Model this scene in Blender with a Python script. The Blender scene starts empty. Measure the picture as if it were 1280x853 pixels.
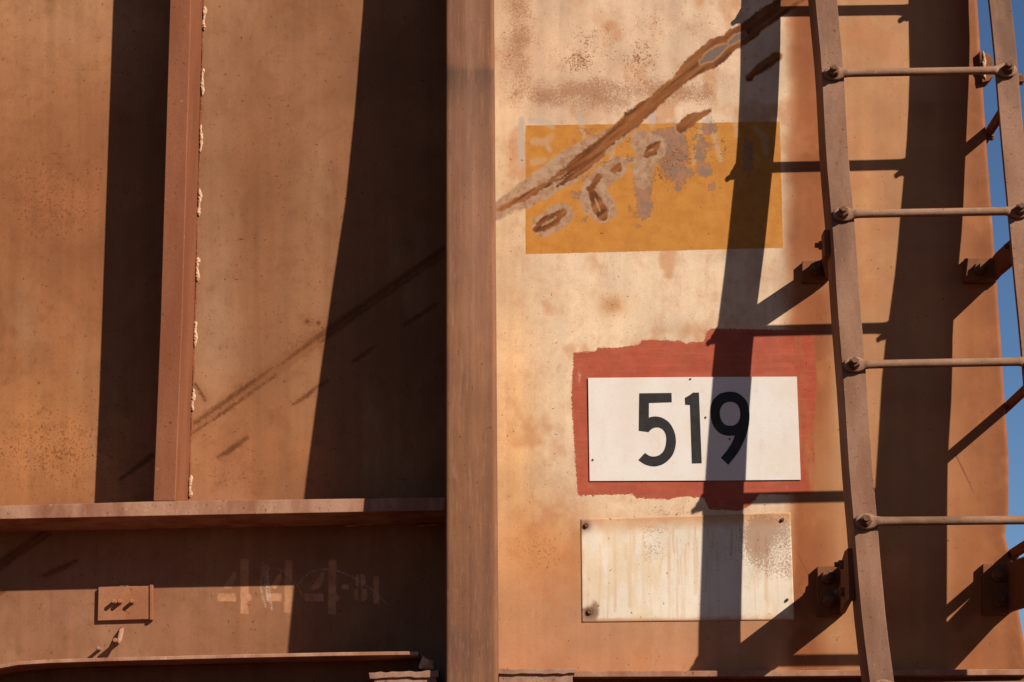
import bpy, bmesh, math, random
import numpy as np
from mathutils import Vector, Matrix
from mathutils.geometry import tessellate_polygon

# ------------------------------------------------------------------ camera
S = bpy.context.scene
C = S.collection
PITCH, LEAN, DIST, FPX = math.radians(16.8), math.tan(math.radians(7)), 3.7, 2200.0
cam_d = bpy.data.cameras.new('camera'); cam = bpy.data.objects.new('camera', cam_d); C.objects.link(cam)
cam.location = (0, -DIST, 0); cam.rotation_euler = (math.pi/2 + PITCH, 0, 0)
cam_d.sensor_width = 36.0; cam_d.lens = 36.0*FPX/1280.0
cam_d.clip_start = .05; cam_d.clip_end = 3000
S.camera = cam
S.render.resolution_x = 1024; S.render.resolution_y = 682

# ------------------------------------------------------------------ sky and sun
SUN = Vector((1.0, -1.0, 0.82)).normalized()          # direction towards the sun
w = bpy.data.worlds.new('World'); S.world = w; w.use_nodes = True
nt = w.node_tree; nt.nodes.clear()
sky = nt.nodes.new('ShaderNodeTexSky'); sky.sky_type = 'NISHITA'; sky.sun_disc = False
sky.sun_elevation = math.asin(SUN.z); sky.sun_rotation = math.radians(135)
sky.altitude = 0; sky.air_density = 1.0; sky.dust_density = 0.0; sky.ozone_density = 6.0
bg = nt.nodes.new('ShaderNodeBackground'); bg.inputs[1].default_value = 0.05
out = nt.nodes.new('ShaderNodeOutputWorld')
nt.links.new(sky.outputs[0], bg.inputs[0]); nt.links.new(bg.outputs[0], out.inputs[0])
sd = bpy.data.lights.new('sun', 'SUN'); sd.energy = 5.0; sd.angle = math.radians(0.5); sd.color = (1.0, .95, .88)
so = bpy.data.objects.new('sun', sd); C.objects.link(so)
so.rotation_euler = (-SUN).to_track_quat('-Z', 'Y').to_euler(); so.location = (4, -6, 6)
S.view_settings.view_transform = 'Standard'; S.view_settings.look = 'None'
S.view_settings.exposure = 0.78; S.view_settings.gamma = 1.0; S.view_settings.use_curve_mapping = False

# ------------------------------------------------------------------ measuring the wagon side
# The side sheet leans out towards its top (7 degrees).  P() gives the place of a measured
# point at a horizontal distance d in front of that leaning sheet.
FW = np.array([0, math.cos(PITCH), math.sin(PITCH)]); UP = np.array([0, -math.sin(PITCH), math.cos(PITCH)])
def P(px, py, d=0.0):
    px = np.asarray(px, float); py = np.asarray(py, float)
    rx = px-640.0; ry = FW[1]*FPX + UP[1]*(426.5-py); rz = FW[2]*FPX + UP[2]*(426.5-py)
    t = (DIST-d)/(ry+LEAN*rz)
    return np.stack(np.broadcast_arrays(t*rx, t*ry-DIST, t*rz), -1)
def wall_y(z, d=0.0): return -d - LEAN*z
def V(px, py, d=0.0): return Vector(P(px, py, d))

GAIN = 0.60
def lin(c):
    c = np.asarray(c, float)/255.0
    return np.where(c <= .04045, c/12.92, ((c+.055)/1.055)**2.4)
def col(*c): return tuple(float(v) for v in lin(c)*GAIN)+(1.0,)

# numpy noise
_T = np.random.RandomState(5).rand(8, 256, 256)
def vnoise(x, y, k=0):
    x, y = np.broadcast_arrays(np.asarray(x, float), np.asarray(y, float))
    xi = np.floor(x).astype(int); yi = np.floor(y).astype(int); fx = x-xi; fy = y-yi
    fx = fx*fx*(3-2*fx); fy = fy*fy*(3-2*fy); T = _T[k % 8]
    a = T[xi % 256, yi % 256]; b = T[(xi+1) % 256, yi % 256]; c = T[xi % 256, (yi+1) % 256]; d = T[(xi+1) % 256, (yi+1) % 256]
    return (a*(1-fx)+b*fx)*(1-fy)+(c*(1-fx)+d*fx)*fy
def fbm(x, y, k=0, o=4):
    s = 0; a = .5; n = 0
    for i in range(o):
        s = s+a*vnoise(x*2**i+17*i, y*2**i+31*i, k+i); n += a; a *= .55
    return s/n-.5
def stroke(X, Y, pts):
    """signed distance (positive inside) to a polyline of (x, y, radius)"""
    best = np.full(X.shape, -1e4)
    if len(pts) == 1: pts = [pts[0], pts[0]]
    for (ax, ay, ar), (bx, by, br) in zip(pts[:-1], pts[1:]):
        dx, dy = bx-ax, by-ay; L = dx*dx+dy*dy
        h = np.clip(((X-ax)*dx+(Y-ay)*dy)/L, 0, 1) if L else 0
        best = np.maximum(best, ar+(br-ar)*h-np.hypot(X-ax-dx*h, Y-ay-dy*h))
    return best
def poly_sd(X, Y, pts):
    ins = np.zeros(X.shape, bool); d = np.full(X.shape, 1e4)
    for (ax, ay), (bx, by) in zip(pts, pts[1:]+pts[:1]):
        dx, dy = bx-ax, by-ay; L = dx*dx+dy*dy
        h = np.clip(((X-ax)*dx+(Y-ay)*dy)/L, 0, 1)
        d = np.minimum(d, np.hypot(X-ax-dx*h, Y-ay-dy*h))
        if dy: ins ^= ((ay > Y) != (by > Y)) & (X < dx*(Y-ay)/dy+ax)
    return np.where(ins, d, -d)
def gauss(X, Y, cx, cy, sx, sy): return np.exp(-.5*(((X-cx)/sx)**2+((Y-cy)/sy)**2))
def sstep(x, a, b):
    t = np.clip((x-a)/(b-a), 0, 1); return t*t*(3-2*t)
def blend(tone, m, c):
    tone += m[..., None]*(np.asarray(c, float)-tone)

# ------------------------------------------------------------------ node helpers
class N:
    """thin wrapper that writes shader nodes as expressions"""
    def __init__(s, name):
        s.m = bpy.data.materials.new(name); s.m.use_nodes = True; s.t = s.m.node_tree; s.t.nodes.clear()
        s.out = s.t.nodes.new('ShaderNodeOutputMaterial'); s.b = s.t.nodes.new('ShaderNodeBsdfPrincipled')
        s.t.links.new(s.b.outputs[0], s.out.inputs[0])
        s.co = s.t.nodes.new('ShaderNodeTexCoord').outputs['Object']
        s.b.inputs['Specular IOR Level'].default_value = .12
    def put(s, sock, v):
        if isinstance(v, bpy.types.NodeSocket): s.t.links.new(v, sock)
        else: sock.default_value = v
    def math(s, op, a, b=0.0, clamp=False):
        n = s.t.nodes.new('ShaderNodeMath'); n.operation = op; n.use_clamp = clamp
        s.put(n.inputs[0], a); s.put(n.inputs[1], b); return n.outputs[0]
    def scaled(s, sc):
        n = s.t.nodes.new('ShaderNodeVectorMath'); n.operation = 'MULTIPLY'
        s.put(n.inputs[0], s.co); n.inputs[1].default_value = sc; return n.outputs[0]
    def noise(s, scale, detail=3, rough=.55, stretch=None, dist=0.0):
        n = s.t.nodes.new('ShaderNodeTexNoise'); n.inputs['Scale'].default_value = scale
        n.inputs['Detail'].default_value = detail; n.inputs['Roughness'].default_value = rough
        n.inputs['Distortion'].default_value = dist
        s.put(n.inputs['Vector'], s.scaled(stretch) if stretch else s.co); return n.outputs['Fac']
    def attr(s, name, colour=False):
        n = s.t.nodes.new('ShaderNodeAttribute'); n.attribute_name = name
        return n.outputs['Color'] if colour else n.outputs['Fac']
    def ramp(s, v, a, b, lo=0.0, hi=1.0):
        n = s.t.nodes.new('ShaderNodeMapRange'); n.interpolation_type = 'SMOOTHSTEP'
        s.put(n.inputs[0], v); n.inputs[1].default_value = a; n.inputs[2].default_value = b
        n.inputs[3].default_value = lo; n.inputs[4].default_value = hi; return n.outputs[0]
    def mix(s, f, a, b, mode='MIX'):
        n = s.t.nodes.new('ShaderNodeMix'); n.data_type = 'RGBA'; n.blend_type = mode
        s.put(n.inputs[0], f); s.put(n.inputs[6], a); s.put(n.inputs[7], b); return n.outputs[2]
    def fuzzy(s, at, noise, amp, a, b):
        """threshold of an attribute whose edge is broken up by noise"""
        k = s.math('MULTIPLY', s.math('SUBTRACT', noise, .5), amp)
        return s.ramp(s.math('ADD', at, k), a, b)
    def finish(s, colour, rough=.8, bump=None, strength=.3, dist=.001):
        s.put(s.b.inputs['Base Color'], colour); s.put(s.b.inputs['Roughness'], rough)
        if bump is not None:
            n = s.t.nodes.new('ShaderNodeBump'); n.inputs['Strength'].default_value = strength
            n.inputs['Distance'].default_value = dist; s.put(n.inputs['Height'], bump)
            s.t.links.new(n.outputs[0], s.b.inputs['Normal'])
        return s.m

def rusty(name, c1, c2, c3=None, scale=9, streak=(1, 1, .25), speck=.5, bump=.4, rough=.8):
    """dusty rusty steel: two mottled tones, a third in blotches, dark specks"""
    n = N(name)
    a = n.ramp(n.noise(scale, 5, .6, streak), .32, .68)
    c = n.mix(a, col(*c1), col(*c2))
    b = n.ramp(n.noise(scale*.45, 4, .65, streak), .5, .72, 0, .75)
    c = n.mix(b, c, col(*(c3 or c2)))
    f = n.noise(330, 2, .6)
    c = n.mix(n.ramp(f, .35, .65, .0, .22), c, col(*[v*.72 for v in c1]))
    sp = n.noise(120, 2, .5)
    c = n.mix(n.ramp(sp, .66, .74, 0, speck), c, col(70, 38, 22))
    lt = n.noise(75, 3, .6)
    c = n.mix(n.ramp(lt, .64, .76, 0, .3), c, col(min(255, c2[0]+45), min(255, c2[1]+42), min(255, c2[2]+36)))
    h = n.math('ADD', n.noise(45, 5, .65), n.math('MULTIPLY', f, .35))
    return n.finish(c, rough, h, bump, .0016)

M = {}
M['stile'] = rusty('weathered_stile_steel', (142, 98, 72), (164, 120, 92), (108, 78, 62), 18, (1, 1, .3))
M['rung'] = rusty('rung_steel', (150, 108, 80), (172, 128, 98), (112, 76, 56), 30, (.4, 1, 1), .4, .5)
M['bolt'] = rusty('rusted_bolt_steel', (112, 74, 50), (140, 98, 70), (84, 56, 42), 40, (1, 1, 1), .4, .6)
M['bracket'] = rusty('bracket_steel', (132, 80, 48), (150, 94, 58), (104, 62, 40), 16, (1, 1, .6))
M['rib'] = rusty('rib_steel', (140, 80, 50), (160, 98, 66), (130, 72, 44), 10, (1, 1, .2))
M['ledge'] = rusty('ledge_steel', (164, 108, 80), (194, 144, 114), (134, 80, 54), 18, (1, 1, .35), .6)
M['weld'] = rusty('weld_metal', (214, 164, 126), (232, 188, 152), (176, 116, 80), 90, (1, 1, 1), .25, .9)
M['crust'] = rusty('crusted_plate', (158, 112, 88), (184, 140, 112), (112, 72, 54), 20, (1, 1, .5), .7, .9)
M['under'] = rusty('underframe_steel', (118, 74, 50), (140, 90, 62), (92, 56, 40), 10, (1, 1, .15))
M['stone'] = rusty('ore_stone', (190, 140, 105), (215, 168, 132), (140, 90, 66), 40, (1, 1, 1), .4, 1.0)
M['junction'] = rusty('junction_plate_steel', (160, 100, 66), (176, 116, 80), (128, 74, 48), 22, (1, 1, .5), .7)

# ------------------------------------------------------------------ object helpers
def link(name, me, mat, parent=None, smooth=False):
    o = bpy.data.objects.new(name, me); C.objects.link(o)
    if mat is not None: me.materials.append(mat)
    if parent is not None: o.parent = parent
    if smooth: me.polygons.foreach_set('use_smooth', [True]*len(me.polygons))
    return o
def empty(name, label, cat, loc=(0, 0, 0)):
    o = bpy.data.objects.new(name, None); C.objects.link(o); o.location = loc
    o.empty_display_size = .1; o['label'] = label; o['category'] = cat; return o
def raw(name, verts, faces, mat, parent=None, smooth=False, bevel=0.0):
    me = bpy.data.meshes.new(name); me.from_pydata([tuple(v) for v in verts], [], faces); me.update()
    bm = bmesh.new(); bm.from_mesh(me); bmesh.ops.recalc_face_normals(bm, faces=bm.faces)
    if bevel:
        ed = [e for e in bm.edges if len(e.link_faces) == 2 and e.calc_face_angle(0) > .5]
        bmesh.ops.bevel(bm, geom=ed, offset=bevel, segments=2, profile=.6, affect='EDGES', clamp_overlap=True)
    bm.to_mesh(me); bm.free()
    return link(name, me, mat, parent, smooth)
def prism(name, pts, front, back, mat, parent=None, bevel=.0015, holes=()):
    """polygon of measured points at depth `front`, extruded straight back to depth `back`"""
    f = front if hasattr(front, '__len__') else [front]*len(pts)
    fr = [V(x, y, d) for (x, y), d in zip(pts, f)]
    bk = [Vector((v.x, wall_y(v.z, back), v.z)) for v in fr]
    n = len(pts)
    faces = [tuple(range(n)), tuple(range(2*n-1, n-1, -1))]+[(i, (i+1) % n, n+(i+1) % n, n+i) for i in range(n)]
    return raw(name, fr+bk, faces, mat, parent, bevel=bevel)
def grid(name, Pos, tone, attrs, mat, parent=None, smooth=True):
    """sheet of measured points with a tone per point and the masks its material reads"""
    r, c = Pos.shape[:2]
    me = bpy.data.meshes.new(name)
    idx = np.arange(r*c).reshape(r, c)
    q = np.stack([idx[:-1, :-1], idx[1:, :-1], idx[1:, 1:], idx[:-1, 1:]], -1).reshape(-1)
    nf = (r-1)*(c-1)
    me.vertices.add(r*c); me.vertices.foreach_set('co', Pos.reshape(-1).astype(np.float32))
    me.loops.add(nf*4); me.loops.foreach_set('vertex_index', q.astype(np.int32))
    me.polygons.add(nf); me.polygons.foreach_set('loop_start', np.arange(0, nf*4, 4, dtype=np.int32))
    me.update(calc_edges=True)
    if tone is not None:
        a = me.attributes.new('tone', 'FLOAT_COLOR', 'POINT')
        t = np.concatenate([lin(np.clip(tone, 0, 255))*GAIN, np.ones((r, c, 1))], -1)
        a.data.foreach_set('color', t.reshape(-1).astype(np.float32))
    for k, v in attrs.items():
        a = me.attributes.new(k, 'FLOAT', 'POINT'); a.data.foreach_set('value', v.reshape(-1).astype(np.float32))
    return link(name, me, mat, parent, smooth)
def frame_of(axis):
    a = Vector(axis).normalized(); r = a.cross(Vector((0, 0, 1)))
    if r.length < 1e-3: r = Vector((1, 0, 0))
    r.normalize(); return a, r, r.cross(a)
def lathe(name, base, axis, prof, mat, parent=None, seg=12, smooth=False, twist=0.0):
    """profile of (distance along axis, radius) turned about the axis"""
    a, r, u = frame_of(axis); vs = []; fs = []
    for (h, rad) in prof:
        for i in range(seg):
            t = 2*math.pi*i/seg+twist
            vs.append(base+a*h+(r*math.cos(t)+u*math.sin(t))*rad)
    k = len(prof)
    for j in range(k-1):
        for i in range(seg):
            fs.append((j*seg+i, j*seg+(i+1) % seg, (j+1)*seg+(i+1) % seg, (j+1)*seg+i))
    fs.append(tuple(range(seg))); fs.append(tuple(range((k-1)*seg, k*seg)))
    return raw(name, vs, fs, mat, parent, smooth)
def hexbolt(name, base, axis, r, parent, head=.011, stub=.012, twist=.3):
    """washer, hexagon nut and threaded end in one mesh"""
    a, rr, u = frame_of(axis); vs = []; fs = []
    def ring(n, h0, h1, r0, r1, tw):
        k = len(vs)
        for h, q in ((h0, r0), (h1, r1)):
            for i in range(n):
                t = 2*math.pi*i/n+tw; vs.append(base+a*h+(rr*math.cos(t)+u*math.sin(t))*q)
        for i in range(n): fs.append((k+i, k+(i+1) % n, k+n+(i+1) % n, k+n+i))
        fs.append(tuple(range(k, k+n))); fs.append(tuple(range(k+n, k+2*n)))
    ring(14, -.002, .0025, r*1.2, r*1.15, 0)
    ring(6, .0025, .0025+head*.85, r*1.12, r*1.12, twist); ring(6, .0025+head*.85, .0025+head, r*1.12, r*.92, twist)
    if stub: ring(10, .0025+head, .0025+head+stub, r*.62, r*.56, 0)
    return raw(name, vs, fs, M['bolt'], parent)

# ------------------------------------------------------------------ the ground the wagon stands over
gm = rusty('red_earth', (98, 50, 30), (108, 56, 34), (84, 44, 28), 1.2, (1, 1, 1), .3, .6, .95)
g = raw('ground', [(-400, -400, -1.7), (400, -400, -1.7), (400, 400, -1.7), (-400, 400, -1.7)], [(0, 1, 2, 3)], gm)
g['kind'] = 'structure'

wagon = empty('ore_wagon', 'rust stained tan and brown steel side of a railway ore wagon', 'wagon', tuple(P(590, 853)))
def child(o):
    """keep a part where it was built when its thing sits at its own base"""
    o.matrix_parent_inverse = o.parent.matrix_basis.inverted() if o.parent.parent is None else o.matrix_parent_inverse
    return o

# ------------------------------------------------------------------ side sheet, number end
EDGE = np.array([(-520, 1172), (0, 1223), (170, 1234), (320, 1245), (450, 1254), (570, 1262), (640, 1262), (668, 1257), (690, 1263), (730, 1270), (770, 1276), (800, 1281), (853, 1290), (900, 1300)], float)
def edge_x(y): return np.interp(y, EDGE[:, 0], EDGE[:, 1])
rows = np.concatenate([[-520, -380, -240, -120, -60], np.arange(-30, 842, 1.7), [842.0]])
NC = 400
uu = np.linspace(0, 1, NC)
Xg = 596+(edge_x(rows)[:, None]-6-596)*uu[None, :]; Yg = np.repeat(rows[:, None], NC, 1)
X, Y = Xg, Yg

tone = np.zeros(X.shape+(3,)); tone[:] = (238, 204, 166)
def G(cx, cy, sx, sy, c, k=1.0): blend(tone, k*gauss(X, Y, cx, cy, sx, sy), c)
G(635, 300, 20, 900, (240, 196, 142), .55)
G(700, 60, 120, 90, (232, 188, 150), .7)
G(690, 400, 60, 80, (238, 206, 168), .6)
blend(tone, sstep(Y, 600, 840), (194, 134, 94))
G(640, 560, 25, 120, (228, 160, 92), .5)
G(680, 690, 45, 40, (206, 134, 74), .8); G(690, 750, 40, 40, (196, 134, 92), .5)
G(765, 382, 12, 9, (196, 132, 74), .6)
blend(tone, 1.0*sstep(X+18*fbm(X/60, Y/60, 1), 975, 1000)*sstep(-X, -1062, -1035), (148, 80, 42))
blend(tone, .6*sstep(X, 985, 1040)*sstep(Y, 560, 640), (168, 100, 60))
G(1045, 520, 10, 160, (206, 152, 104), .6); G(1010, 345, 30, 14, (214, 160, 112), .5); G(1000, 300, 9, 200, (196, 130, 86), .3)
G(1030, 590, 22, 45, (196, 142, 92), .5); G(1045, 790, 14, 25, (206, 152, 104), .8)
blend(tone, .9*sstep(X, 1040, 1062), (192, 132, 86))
G(1095, 60, 40, 70, (208, 150, 104), .6); G(1080, 250, 30, 60, (204, 142, 92), .5)
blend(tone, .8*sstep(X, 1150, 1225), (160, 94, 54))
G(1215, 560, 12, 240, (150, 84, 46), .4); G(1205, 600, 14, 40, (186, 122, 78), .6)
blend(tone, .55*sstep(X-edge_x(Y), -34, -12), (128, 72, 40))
# streaks and blotches in the dust
st = fbm(X/9, Y/260, 2, 4); bl = fbm(X/70, Y/70, 3, 5)
tone *= (1+.10*st+.26*bl)[..., None]
bl2 = fbm(X/38, Y/46, 4, 4); blend(tone, .5*sstep(bl2, .08, .3), (196, 126, 78))

wx_ = X+7*fbm(X/22, Y/22, 1, 4); wy_ = Y+7*fbm(X/22+40, Y/22+9, 2, 4)
wx_ = wx_+3*fbm(X/4, Y/4, 3, 2); wy_ = wy_+3*fbm(X/4+7, Y/4, 4, 2)
orange = poly_sd(X, Y, [(657, 157), (975, 152), (979, 310), (657, 318)])
redp = [(717, 441), (745, 439), (747, 434), (770, 435), (798, 431), (803, 425), (850, 426), (857, 429), (880, 427), (884, 414), (889, 411), (960, 412), (1018, 414), (1021, 480), (1017, 540), (1020, 600), (1014, 619), (950, 618), (935, 634), (925, 639), (886, 637), (880, 623), (850, 621), (838, 625), (796, 623), (790, 618), (722, 620), (718, 560), (714, 500)]
red = poly_sd(X, Y, redp)
redfade = sstep(X, 950, 1020)*(.55+.9*np.clip(fbm(X/9, Y/120, 6)+.1, -.5, .6))
halo = -99*np.ones(X.shape)
for s in ([(612, 270, 9), (645, 250, 13), (675, 233, 17), (705, 212, 20), (740, 187, 17), (765, 172, 13), (790, 152, 8)],
          [(678, 283, 14), (700, 269, 15)], [(741, 232, 12), (745, 250, 20), (752, 260, 18)], [(750, 224, 13), (775, 208, 10)],
          [(801, 176, 13), (813, 184, 18), (804, 205, 13), (804, 225, 10)], [(849, 160, 7), (855, 158, 6)]):
    halo = np.maximum(halo, stroke(wx_, wy_, s))
core = -99*np.ones(X.shape)
for s in ([(692, 224, 3), (715, 209, 6), (740, 190, 9), (765, 170, 10), (790, 150, 11), (820, 124, 9), (845, 104, 8), (862, 90, 7)],
          [(852, 96, 10), (868, 82, 12), (890, 67, 17), (912, 53, 14), (935, 37, 12), (960, 19, 11), (1010, -14, 10)],
          [(697, 232, 2), (730, 210, 5), (752, 192, 5)], [(626, 262, 3), (660, 243, 4), (688, 228, 3)],
          [(738, 236, 5), (748, 221, 4)], [(766, 214, 4), (774, 209, 4)],
          [(850, 160, 6), (862, 152, 8), (874, 145, 6), (885, 138, 3)], [(936, 98, 4), (952, 86, 6), (972, 71, 6)]):
    core = np.maximum(core, stroke(wx_, wy_, s))
inner = -99*np.ones(X.shape)
for a_, b_ in (([(670, 288, 4), (680, 281, 8), (690, 275, 8.5), (703, 265, 4)], [(677, 283, 1), (688, 276, 2.2), (696, 270, .5)]),
               ([(739, 240, 4), (746, 252, 8), (752, 264, 8), (756, 271, 4)], [(744, 248, .8), (748, 257, 2), (751, 263, .6)]),
               ([(807, 192, 4), (814, 186.5, 7.5), (822, 181, 4)], [(811, 188, .6), (815, 186, 1.6), (818, 184, .4)]),
               ([(690, 226, 2), (702, 218, 4), (716, 212, 3)], [(694, 224, .4), (702, 218.5, 1.2), (710, 214, .4)])):
    core = np.maximum(core, stroke(wx_, wy_, a_)); inner = np.maximum(inner, stroke(wx_, wy_, b_))
lens = stroke(wx_, wy_, [(877, 77, 1), (889, 69, 5), (898, 63, 4.5), (906, 57, 1.5)]); lens = np.maximum(lens, stroke(wx_, wy_, [(912, 53, 2), (921, 47, 3.5), (928, 43, 2)]))
# dark tongue of the burn outside the right strip is broken by streaks along its run
ca, sa = math.cos(math.radians(-37)), math.sin(math.radians(-37))
U_, W_ = X*ca+Y*sa, -X*sa+Y*ca
streak = fbm(U_/34, W_/3.2, 5, 3)+.45*fbm(U_/60, W_/10, 6, 3)
peel = np.zeros(X.shape)
for cx, cy, rx, ry, k in ((804, 228, 11, 28, 1.25), (805, 258, 10, 16, 1.1), (843, 192, 17, 33, 1.3), (838, 178, 10, 14, .9), (880, 212, 10, 10, 1.05), (876, 190, 8, 24, .95), (886, 161, 11, 8, .95),
                          (824, 168, 11, 9, .9), (828, 200, 9, 8, .7), (858, 218, 12, 9, .75), (851, 228, 9, 6, .7), (870, 168, 10, 12, .55), (890, 234, 7, 6, .75), (888, 182, 7, 7, .7), (848, 235, 6, 5, .8),
                          (742, 226, 20, 10, .62), (760, 206, 26, 8, .58), (722, 244, 10, 8, .7), (734, 165, 24, 7, .55), (712, 176, 10, 8, .5), (795, 266, 16, 10, .55), (788, 200, 9, 6, .75), (796, 283, 9, 5, .62), (732, 276, 6, 6, .6), (925, 175, 40, 25, .32), (860, 200, 60, 60, .34), (790, 230, 80, 40, .30), (935, 195, 8, 26, .8)):
    peel = np.maximum(peel, k*np.exp(-(((X-cx)/rx)**2+((Y-cy)/ry)**2)**1.5*.7))
chip = sstep(-Y, -300, -190)*sstep(Y, 158, 175)*sstep(X, 690, 730)*sstep(-X, -930, -900)*(.40+.26*sstep(fbm(X/26, Y/22, 1, 3), -.05, .2))
chip = np.maximum(chip, .2*sstep(Y, 158, 165)*sstep(-Y, -310, -300))
ghost = np.zeros(X.shape)
for s in ([(652, 150, 4), (651, 180, 4.5), (653, 206, 4)], [(663, 151, 3.5), (680, 152, 4), (690, 158, 4)], [(690, 170, 4), (682, 178, 5), (667, 177, 5)], [(683, 180, 4), (687, 188, 3)], [(667, 203, 5), (680, 200, 4)],
          [(725, 147, 4), (728, 164, 3.5), (735, 185, 3)], [(765, 181, 4), (765, 205, 4)], [(779, 201, 4), (790, 201, 4)], [(815, 142, 4.5), (815, 158, 4)], [(884, 142, 4.5), (893, 170, 4), (901, 200, 3.5)],
          [(880, 152, 3), (872, 178, 3.5), (867, 204, 3)], [(918, 150, 3), (922, 170, 3)], [(944, 160, 3), (955, 172, 5), (957, 190, 4)]):
    ghost = np.maximum(ghost, sstep(stroke(X, Y, s), -1.5, 2.0))
grey = np.zeros(X.shape)
for s, k in (([(642, -20, 10), (650, 20, 12), (652, 42, 13), (648, 70, 14), (655, 100, 13), (646, 122, 12)], .95), ([(672, 118, 16), (720, 119, 18), (780, 118, 17), (840, 112, 13), (880, 118, 10)], 1.0),
             ([(652, 35, 8), (680, 62, 10), (700, 85, 10)], .5), ([(905, 105, 10), (915, 112, 10)], .5)):
    grey = np.maximum(grey, k*sstep(stroke(X, Y, s)+16*fbm(X/24, Y/20, 3, 4), -16, 13))
grey *= np.clip(.82+1.1*fbm(X/34, Y/26, 6, 4), .3, 1)
rust = np.zeros(X.shape)
for cx, cy, rx, ry, k in ((725, 75, 24, 16, .85), (740, 50, 34, 26, .55), (800, 70, 26, 26, .68), (815, 30, 30, 26, .5), (760, 60, 70, 40, .42), (870, 30, 40, 20, .45), (672, 688, 40, 34, .5), (766, 380, 12, 10, .6), (632, 60, 10, 60, .4), (690, 610, 60, 30, .25), (1120, 110, 30, 60, .3), (840, 640, 40, 10, .55), (1010, 350, 40, 20, .4), (1080, 340, 40, 60, .22)):
    rust = np.maximum(rust, k*np.exp(-.8*(((X-cx)/rx)**2+((Y-cy)/ry)**2)))
crack = np.maximum(stroke(X, Y, [(1194, 568, 1.1), (1205, 590, 1.2), (1217, 616, .6)]), stroke(X, Y, [(992, 680, .5), (1000, 698, .7), (1014, 726, .6)]))
crack = np.maximum(crack, np.maximum(stroke(X, Y, [(1185, 676, 1.8)]), stroke(X, Y, [(1195, 685, 1.4)])))

n = N('painted_side_sheet')
c = n.attr('tone', True)
fine = n.noise(420, 3, .6); mid = n.noise(130, 3, .6); lump = n.noise(36, 4, .6)
c = n.mix(n.ramp(fine, .3, .7, 0, .20), c, col(150, 92, 54))
c = n.mix(n.ramp(n.noise(20, 5, .7), .42, .75, 0, .34), c, col(186, 116, 68))
c = n.mix(n.ramp(n.noise(55, 5, .7, (1, 1, .6)), .55, .8, 0, .4), c, col(172, 108, 64))
c = n.mix(n.ramp(n.noise(120, 5, .7, (1, 1, .05)), .56, .8, 0, .35), c, col(184, 122, 74))
c = n.mix(n.math('MULTIPLY', n.fuzzy(n.attr('grey'), n.noise(260, 4, .75), 2.2, .2, 1.05), .85), c, col(168, 114, 78))
gh = n.attr('ghost'); c = n.mix(n.math('MULTIPLY', gh, n.ramp(n.noise(60, 4, .65), .3, .55, .45, .95)), c, col(198, 172, 150))
om = n.fuzzy(n.attr('orange'), mid, 1.6, -.5, .5)
oc = n.mix(n.ramp(lump, .35, .7), col(206, 136, 56), col(194, 124, 50)); oc = n.mix(n.ramp(fine, .4, .7, 0, .22), oc, col(170, 100, 40)); oc = n.mix(n.ramp(n.noise(30, 6, .75), .5, .78, 0, .45), oc, col(222, 158, 84)); oc = n.mix(n.ramp(n.noise(90, 5, .7, (1, 1, .06)), .55, .8, 0, .3), oc, col(180, 110, 46))
oc = n.mix(n.math('MULTIPLY', gh, n.ramp(n.noise(60, 4, .65), .3, .55, .35, .8)), oc, col(200, 156, 112))
c = n.mix(om, c, oc)
flake = n.noise(105, 5, .72, (1, 1, 1.4)); pk = n.fuzzy(n.attr('peel'), flake, 2.0, .58, .62)
pc = n.mix(n.ramp(n.noise(60, 3, .6), .42, .56), col(172, 118, 86), col(150, 114, 90))
pedge = n.math('SUBTRACT', n.fuzzy(n.attr('peel'), flake, 2.0, .52, .56), pk, True)
c = n.mix(n.math('MULTIPLY', pedge, .45), c, col(120, 66, 26))
c = n.mix(pk, c, pc)
chn = n.noise(230, 4, .7, (1, 1, 1.3)); ck = n.math('MULTIPLY', n.fuzzy(n.attr('chip'), chn, 2.2, .66, .72), om)
ckd = n.math('MULTIPLY', n.fuzzy(n.attr('chip'), chn, 2.2, .60, .66), om)
c = n.mix(n.math('MULTIPLY', n.math('SUBTRACT', ckd, ck, True), .5), c, col(128, 70, 26))
c = n.mix(ck, c, n.mix(n.ramp(mid, .45, .6), col(160, 104, 68), col(120, 72, 44)))
hm = n.fuzzy(n.attr('halo'), n.noise(130, 5, .7), 8, -2.4, 1.6)
hrim = n.math('SUBTRACT', n.fuzzy(n.attr('halo'), n.noise(130, 5, .7), 7, -2.6, -1.2), hm, True)
hc = n.mix(n.ramp(n.noise(60, 5, .7), .35, .7), col(190, 150, 116), col(160, 114, 80))
c = n.mix(hm, c, hc)
strk = n.attr('streak')
km = n.fuzzy(n.attr('core'), n.noise(120, 5, .7), 5, -1.6, 1.6)
kc = n.mix(n.ramp(strk, -.28, .30), col(100, 52, 18), col(160, 98, 50)); kc = n.mix(n.ramp(n.noise(55, 4, .7), .45, .7, 0, .7), kc, col(150, 78, 22))
c = n.mix(km, c, kc)
c = n.mix(n.math('MULTIPLY', n.fuzzy(n.attr('inner'), n.noise(200, 3, .7), 3, -.8, .6), .75), c, col(184, 140, 100))
ln = n.attr('lens'); c = n.mix(n.ramp(ln, -4.0, -2.0, 0, .55), c, col(186, 138, 100)); c = n.mix(n.fuzzy(ln, mid, 3, -1.5, .5), c, col(124, 100, 84))
rm = n.fuzzy(n.attr('red'), n.noise(170, 4, .7, (1, 1, 2.2)), 9, -.6, .6)
rm = n.math('MULTIPLY', rm, n.ramp(n.math('SUBTRACT', n.noise(22, 5, .7, (1, 1, .3)), n.math('MULTIPLY', n.attr('redfade'), .36)), .14, .34))
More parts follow.
